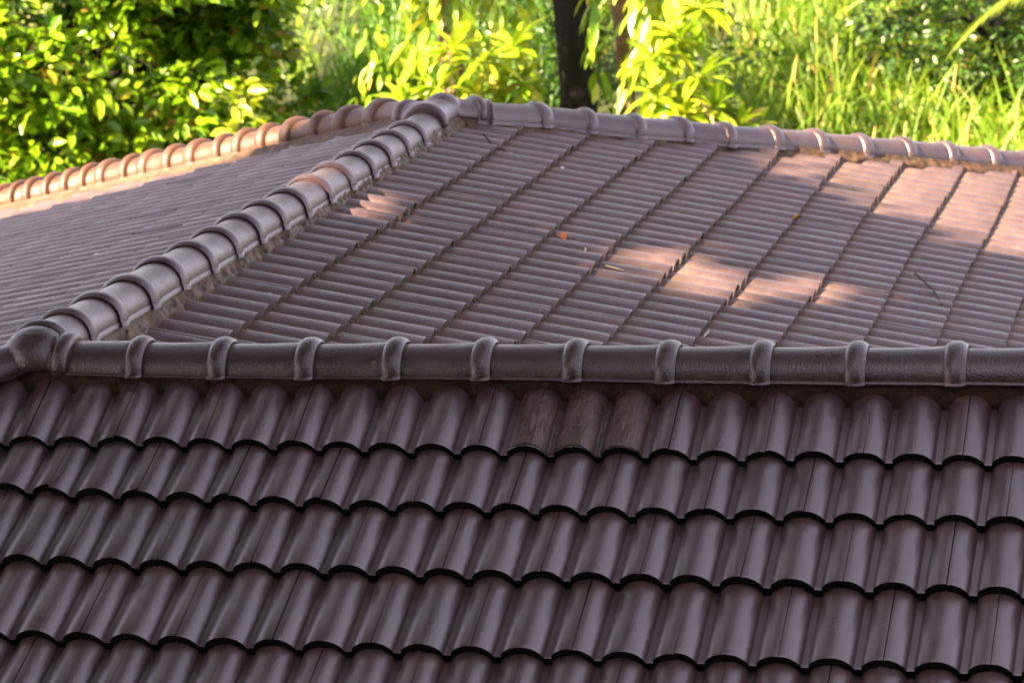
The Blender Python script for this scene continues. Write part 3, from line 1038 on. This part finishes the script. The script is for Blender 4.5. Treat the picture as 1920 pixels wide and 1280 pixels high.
grass_patch("tall_grass", "tall sunlit grass growing on the bank behind the right hip caps", 21000, (-1.2, 3.6), (15.0, 21.5), 1.15, .026, M_GRASS, .5, .4)
grass_patch("tall_grass", "deeper green grass on the bank at the far right", 9000, (0.3, 5.0), (14.2, 17.0), 0.75, .024, M_GRASS2, .55, .4)
grass_patch("tall_grass", "soft deep green grass on the bank between the broadleaf tree and the pothos", 12000, (-4.8, -2.9), (18.0, 25.0), 1.15, .018, M_GRASS2, .4, .25)
grass_patch("tall_grass", "low grass covering the top of the bank", 12000, (-11, 9), (21.0, 29.0), .9, .028, M_GRASS, .5, .4)

# orange seed spikes standing out of the grass
spk = [(-.55, 16.6, -1.05), (.28, 16.2, -1.0), (.42, 16.3, -1.15), (.13, 16.0, -1.28), (.75, 16.0, -1.85), (1.42, 15.8, -1.33), (1.05, 15.6, -1.75), (1.9, 15.9, -1.62),
       (1.55, 15.5, -1.70), (-.15, 16.5, -.92), (.30, 16.9, -1.5), (-.38, 15.8, -1.75)]
lab = ["beside the pothos", "above the middle of the right hip", "tallest of the middle stems", "leaning slightly left", "low and near the roof", "in front of the dark shrub",
       "low beside a bent stem", "at the right edge of the picture", "just left of the edge spike", "at the top of the picture", "half hidden in the grass", "low by the dead stick"]
spike_me = None
for (x, y, z), l in zip(spk, lab):
    g0 = ground_h(x, y)
    t = empty("seed_spike", (x, y, g0)); tag(t, "orange grass seed spike on a thin stem, " + l, "seed spike", "orange seed spikes in the tall grass")
    lean = random.uniform(-.30, .18)
    V, F = tube([(x - lean, y, g0), (x - lean * .5, y, (g0 + z) / 2), (x, y, z - .06)], [.005, .004, .003], 5)
    o = link_mesh("stem", mesh_from(V, F, "stem", True), [M_STEM]); setparent(o, t)
    zz = [z - .09 + .22 * k / 8 for k in range(9)]
    V, F = tube([(x - lean * .0 + (q - z) * -lean * .5, y, q) for q in zz], [.003, .008, .010, .011, .011, .010, .009, .006, .003], 7)
    V = [v + Vector((noise.noise(v * 90), noise.noise(v * 90 + Vector((4, 0, 0))), 0)) * .008 for v in V]
    o = link_mesh("spike", mesh_from(V, F, "spike", True), [M_SPIKE]); setparent(o, t)

# dead stick leaning out of the grass, right of the pothos
V, F = tube([(-.05, 15.4, ground_h(-.05, 15.4)), (-.18, 15.5, -2.1), (-.40, 15.6, -1.75), (-.62, 15.7, -1.42)], [.012, .012, .010, .006], 6)
o = link_mesh("dead_stick", mesh_from(V, F, "stick", True), [M_STRAW]); tag(o, "dead straw coloured stick leaning left beside the pothos leaves", "stick")

# ------------------------------------------------------------------ litter lying on the roof
def surfR(x, y):
    s = x / math.cos(TR)
    best = 0
    for k in range(1, 14):
        sk = s_right(k, y)
        if s <= sk:
            w = prof(y - (5.121 - 6.0)) - TILT_R * (sk - s) / 0.285
            return SR.P(y, s, w)
    return SR.P(y, s, 0)
def surfF(x, y):
    s = -y / math.cos(TF)
    for k in range(1, 10):
        sk = s_front(k, x)
        if s <= sk:
            return SF.P(x, s, prof(x - .0755) - TILT * (sk - s) / .308)
    return SF.P(x, s, 0)

def flat_leaf(name, pos, L, W, az, mat, label, cat, curl=0.3, N=Vector((0, 0, 1))):
    ang = az
    A = np.array([[math.cos(ang), math.sin(ang), 0.15]])
    V, F, r = blades(np.array([[0, 0, 0.0]]), A, np.array([[0, 0, 1.0]]), np.array([L]), np.array([W]), 5, curl, -.15, 'leaf')
    V2 = np.concatenate([V, V - np.array([0, 0, .0016])])
    F2 = np.concatenate([F, F[:, ::-1] + len(V)])
    o = link_mesh(name, mesh_from(V2, F2, name, True), [mat])
    o.location = pos + Vector((0, 0, .004))
    tag(o, label, cat)
flat_leaf("dry_leaf", surfR(.97, 3.67), .06, .045, 2.2, M_DRYLEAF, "curled orange dry leaf lying on the middle of the rear roof slope", "leaf", .5)
flat_leaf("dry_leaf", surfR(1.73, 5.17), .05, .04, .5, M_DRYLEAF2, "small ochre dry leaf caught at a tile edge on the upper rear slope", "leaf", .5)
flat_leaf("dry_leaf", surfR(.39, 1.14), .07, .012, .2, M_DRYLEAF, "thin rusty leaf caught in a tile joint beside the diagonal ridge", "leaf", .3)
flat_leaf("dry_leaf", surfR(2.31, 4.43), .05, .02, -.9, M_DRYLEAF, "brown and white leaf scrap on the right part of the rear slope", "leaf", .3)
flat_leaf("dry_leaf", surfR(1.74, 2.71), .06, .012, 1.3, M_STRAWPALE, "pale leaf scrap at a tile joint just above the front ridge", "leaf", .2)
def twig(pts, r, mat, label):
    V, F = tube(pts, [r, r * .9, r * .5][:len(pts)], 5)
    o = link_mesh("twig", mesh_from(V, F, "twig", True), [mat]); tag(o, label, "twig")
up = Vector((0, 0, 1))
twig([surfR(2.36, 4.68) + up * .03, surfR(2.46, 4.5) + up * .012, surfR(2.52, 4.32) + up * .006], .005, M_TWIG, "dark bent twig lying on the right part of the rear slope")
twig([surfR(.27, 5.08) + up * .03, surfR(.33, 5.05) + up * .02, surfR(.40, 5.0) + up * .008], .004, M_TWIG, "short dark twig near the top of the roof below the hip junction")
twig([surfR(1.08, 3.57) + up * .01, surfR(1.09, 3.54) + up * .012, surfR(1.07, 3.47) + up * .004], .004, M_STRAWPALE, "pale straw bit beside the orange dry leaf")
twig([surfR(1.20, 3.42) + up * .012, surfR(1.24, 3.42) + up * .008, surfR(1.28, 3.42) + up * .004], .005, M_STRAWPALE, "pale straw bit caught on a tile edge at the sunlit patch")
twig([surfF(.645, -.87) + up * .012, surfF(.645, -.89) + up * .010, surfF(.62, -.90) + up * .004], .002, M_TWIG, "tiny curled twig on the lower left of the front slope")

def splat(pos, N, r, seed):
    V, F = [], []
    n = 10
    V.append(N * .003)
    a = N.cross(Vector((.3, .2, .9))).normalized(); b = N.cross(a)
    for k in range(n):
        q = 2 * math.pi * k / n
        rr = r * (0.7 + 0.6 * noise.noise(Vector((k * 1.7, seed, 0))) + random.uniform(-.15, .15))
        V.append(a * math.cos(q) * rr + b * math.sin(q) * rr * 1.4)
    F = [(0, 1 + k, 1 + (k + 1) % n) for k in range(n)]
    return [v + pos + N * .001 for v in V], F
dl = [(surfF(1.03, -.12), SF.N, .007, "beside the front ridge mortar"), (surfR(.30, 1.56), SR.N, .011, "on a roll near the diagonal ridge"),
      (surfR(.42, 5.0), SR.N, .014, "by the twig below the hip junction"), (surfR(.66, 5.07), SR.N, .016, "on the second course below the hip"),
      (SL.P(-2.9, .9, .045), SL.N, .012, "on the shaded left slope"), (surfF(1.79, -.25), SF.N, .006, "on the brushed coating")]
for p, N, r, l in dl:
    V, F = splat(Vector(p), N, r, r * 1000)
    o = link_mesh("bird_dropping", mesh_from(V, F, "dropping", True), [M_DROP]); tag(o, "white bird dropping " + l, "dropping", "bird droppings on the roof")

# ------------------------------------------------------------------ the trees beside the house that shade the roof
def in_poly(P, poly):
    x, y = P[:, 0], P[:, 1]; inside = np.zeros(len(P), bool)
    n = len(poly)
    for i in range(n):
        x1, y1 = poly[i]; x2, y2 = poly[(i + 1) % n]
        c = ((y1 > y) != (y2 > y)) & (x < (x2 - x1) * (y - y1) / (y2 - y1 + 1e-12) + x1)
        inside ^= c
    return inside
GAPS_R = [[(1.30, 7.48), (1.66, 6.80), (1.95, 6.35), (2.3, 6.25), (2.7, 6.05), (5.5, 5.4), (7, 9), (3, 12), (1.2, 9.0)],  # roof areas where crown leaves are cut away to make sun patches
          [(1.20, 3.63), (1.22, 3.83), (1.45, 4.1), (1.49, 3.72), (1.47, 3.48), (1.31, 3.53)],
          [(1.47, 3.37), (1.48, 3.79), (1.70, 4.02), (1.73, 3.82), (1.74, 3.4), (1.74, 3.06), (1.68, 3.0), (1.66, 3.28)],
          [(1.84, 4.02), (1.99, 4.18), (2.02, 3.79), (1.93, 3.58), (1.81, 3.66)],
          [(-0.04, 3.12), (0.0, 3.6), (0.05, 3.96), (0.24, 3.44), (0.29, 3.01), (0.2, 2.75)]]
SOFT_R = [([(0.55, 3.55), (0.6, 4.2), (0.95, 4.3), (0.98, 3.6)], .68),
          ([(1.05, 3.3), (1.1, 4.1), (1.5, 4.4), (2.2, 4.4), (2.2, 3.5), (1.8, 2.85), (1.35, 3.0)], .72),
          ([(1.0, 7.0), (1.45, 6.3), (1.9, 5.8), (3.0, 5.4), (5.5, 4.8), (7, 9), (3, 12), (1.2, 9.0)], .92)]
GAPS_L = [[(-2.83, 6.43), (-2.42, 6.22), (-2.0, 6.10), (-1.7, 6.06), (-1.39, 6.0), (-1.2, 6.05), (-0.97, 6.1), (-0.6, 6.0), (-.5, 6.7), (-0.68, 8), (-1.38, 9.0), (-4.94, 11.53), (-6, 8)]]
def shade_leaves(center, half, n, L):
    """leaves of a broad crown; open places in it let the sun through"""
    c = np.array(center)
    q = rng.uniform(-1, 1, (n, 3))
    q = q[(np.abs(q) ** 2.6).sum(1) < 1.0]
    P = c + q * np.array(half)
    S = np.array(SUN)
    m = len(P)
    A = unit(m); A[:, 2] -= .4
    A /= np.linalg.norm(A, axis=1, keepdims=True)
    N = np.tile(S, (m, 1)) * 0.8 + unit(m) * .6
    ll = L * rng.uniform(.7, 1.2, m)
    keep = np.ones(m, bool)
    jit = rng.normal(0, .025, (m, 2))
    soft = rng.random(m)
    for th, gaps, sg in ((TR, GAPS_R, 1), (TL, GAPS_L, -1)):
        # where the sun ray through a leaf meets the roof plane z = -|x| tan(th)
        k = sg * math.tan(th)
        for f in (0.0, 0.5, 1.0):
            Q = P + A * (ll * f)[:, None]
            t = (Q[:, 2] + k * Q[:, 0] - 0.05) / (S[2] + k * S[0])
            H = Q - S * t[:, None]
            side = (H[:, 0] > -0.05) if sg > 0 else (H[:, 0] < 0.05)
            for g in gaps:
                keep &= ~(in_poly(H[:, :2] + jit, g) & side)
            if sg > 0:
                for g, pr in SOFT_R:
                    keep &= ~(in_poly(H[:, :2], g) & side & (soft < pr))
    P, A, N, ll = P[keep], A[keep], N[keep], ll[keep]
    m = len(P)
    return blades(P, A, N, ll, ll * .5, 2, .1, .1, 'leaf', rng.random(m))

def shade_tree(center, half, n, base, label, L=.24):
    tree("shade_tree", label, "tree", base, (base[0] + (center[0] - base[0]) * .22, base[1] + (center[1] - base[1]) * .22, center[2] - half[2] * .3), .2,
         [shade_leaves(center, half, n, L)], M_SHADE, M_BARK, (1.2, 1.2, .8), 5)
# the crown is spread across the sun's path to the roof
o7 = Vector((0.4, 2.6, -0.2)) + SUN * 8.0
shade_tree((o7.x + .6, o7.y - 3.2, o7.z + .2), (4.4, 4.0, 1.3), 40000, (-8.4, -2.6, -4.2), "broad leafy tree standing left of the house and shading the roof")
shade_tree((o7.x, o7.y + 2.4, o7.z + .1), (3.8, 4.0, 1.2), 30000, (-8.9, 6.2, -4.2), "second broad leafy tree behind the first, shading the far half of the roof")
shade_tree((-2.1, 1.2, 6.8), (5.0, 6.6, 1.2), 46000, (-7.6, -7.4, -4.2), "tall unseen leafy tree, its crown spread over the front wing to hide the sky overhead", .28)  # crown placed to cut the sky reflection on the front rolls

def sky_block_tree(c, rad, n, L, base, label):  # unseen leaf masses added to block low sky light
    P = clump_crown(c, rad, n, .7, 46, L, L * .5, .5, None, .3, .2, 2)
    tree("shade_tree", label, "tree", base, (c[0], c[1], c[2] + .5), .16, P, M_SHADE, M_BARK, (rad[0] * .7, rad[1] * .7, rad[2] * .6), 8)
sky_block_tree((-8.6, -2.5, .4), (1.7, 3.0, 3.6), 190, .26, (-8.8, -2.5, -4.2), "dense dark tree added unseen left of the front wing to block low sky")
sky_block_tree((-9.2, 4.4, .2), (1.6, 2.8, 3.4), 170, .26, (-9.4, 4.4, -4.2), "dense dark tree added unseen left of the rear wing to block low sky")
sky_block_tree((-5.2, -9.6, 1.6), (2.8, 2.0, 3.6), 190, .26, (-5.2, -9.8, -4.2), "dense dark tree added unseen left of the camera to block light from the front")
# made-up dark house behind the camera, added to block the southern sky
nb = empty("blocker_house", (4.5, -14.5, -4.2)); tag(nb, "tall dark timber house added unseen behind the camera to darken reflections", "house")
def blocker_part(name, boxes, mat):
    bm = bmesh.new()
    for lo, hi in boxes:
        box_bm(bm, lo, hi)
    me = bpy.data.meshes.new(name); bm.to_mesh(me); bm.free()
    o = link_mesh(name, me, [mat]); setparent(o, nb)
blocker_part("wall", [((-5.5, -17.5, -4.2), (15.5, -12.2, 6.4))], M_WOODTRIM)
blocker_part("roof", [((-6.3, -18.2, 6.4), (16.3, -11.3, 6.7))], M_WOODTRIM)
blocker_part("balcony", [((1.2, -12.2, .35), (7.0, -10.6, .6))], M_WOODTRIM)
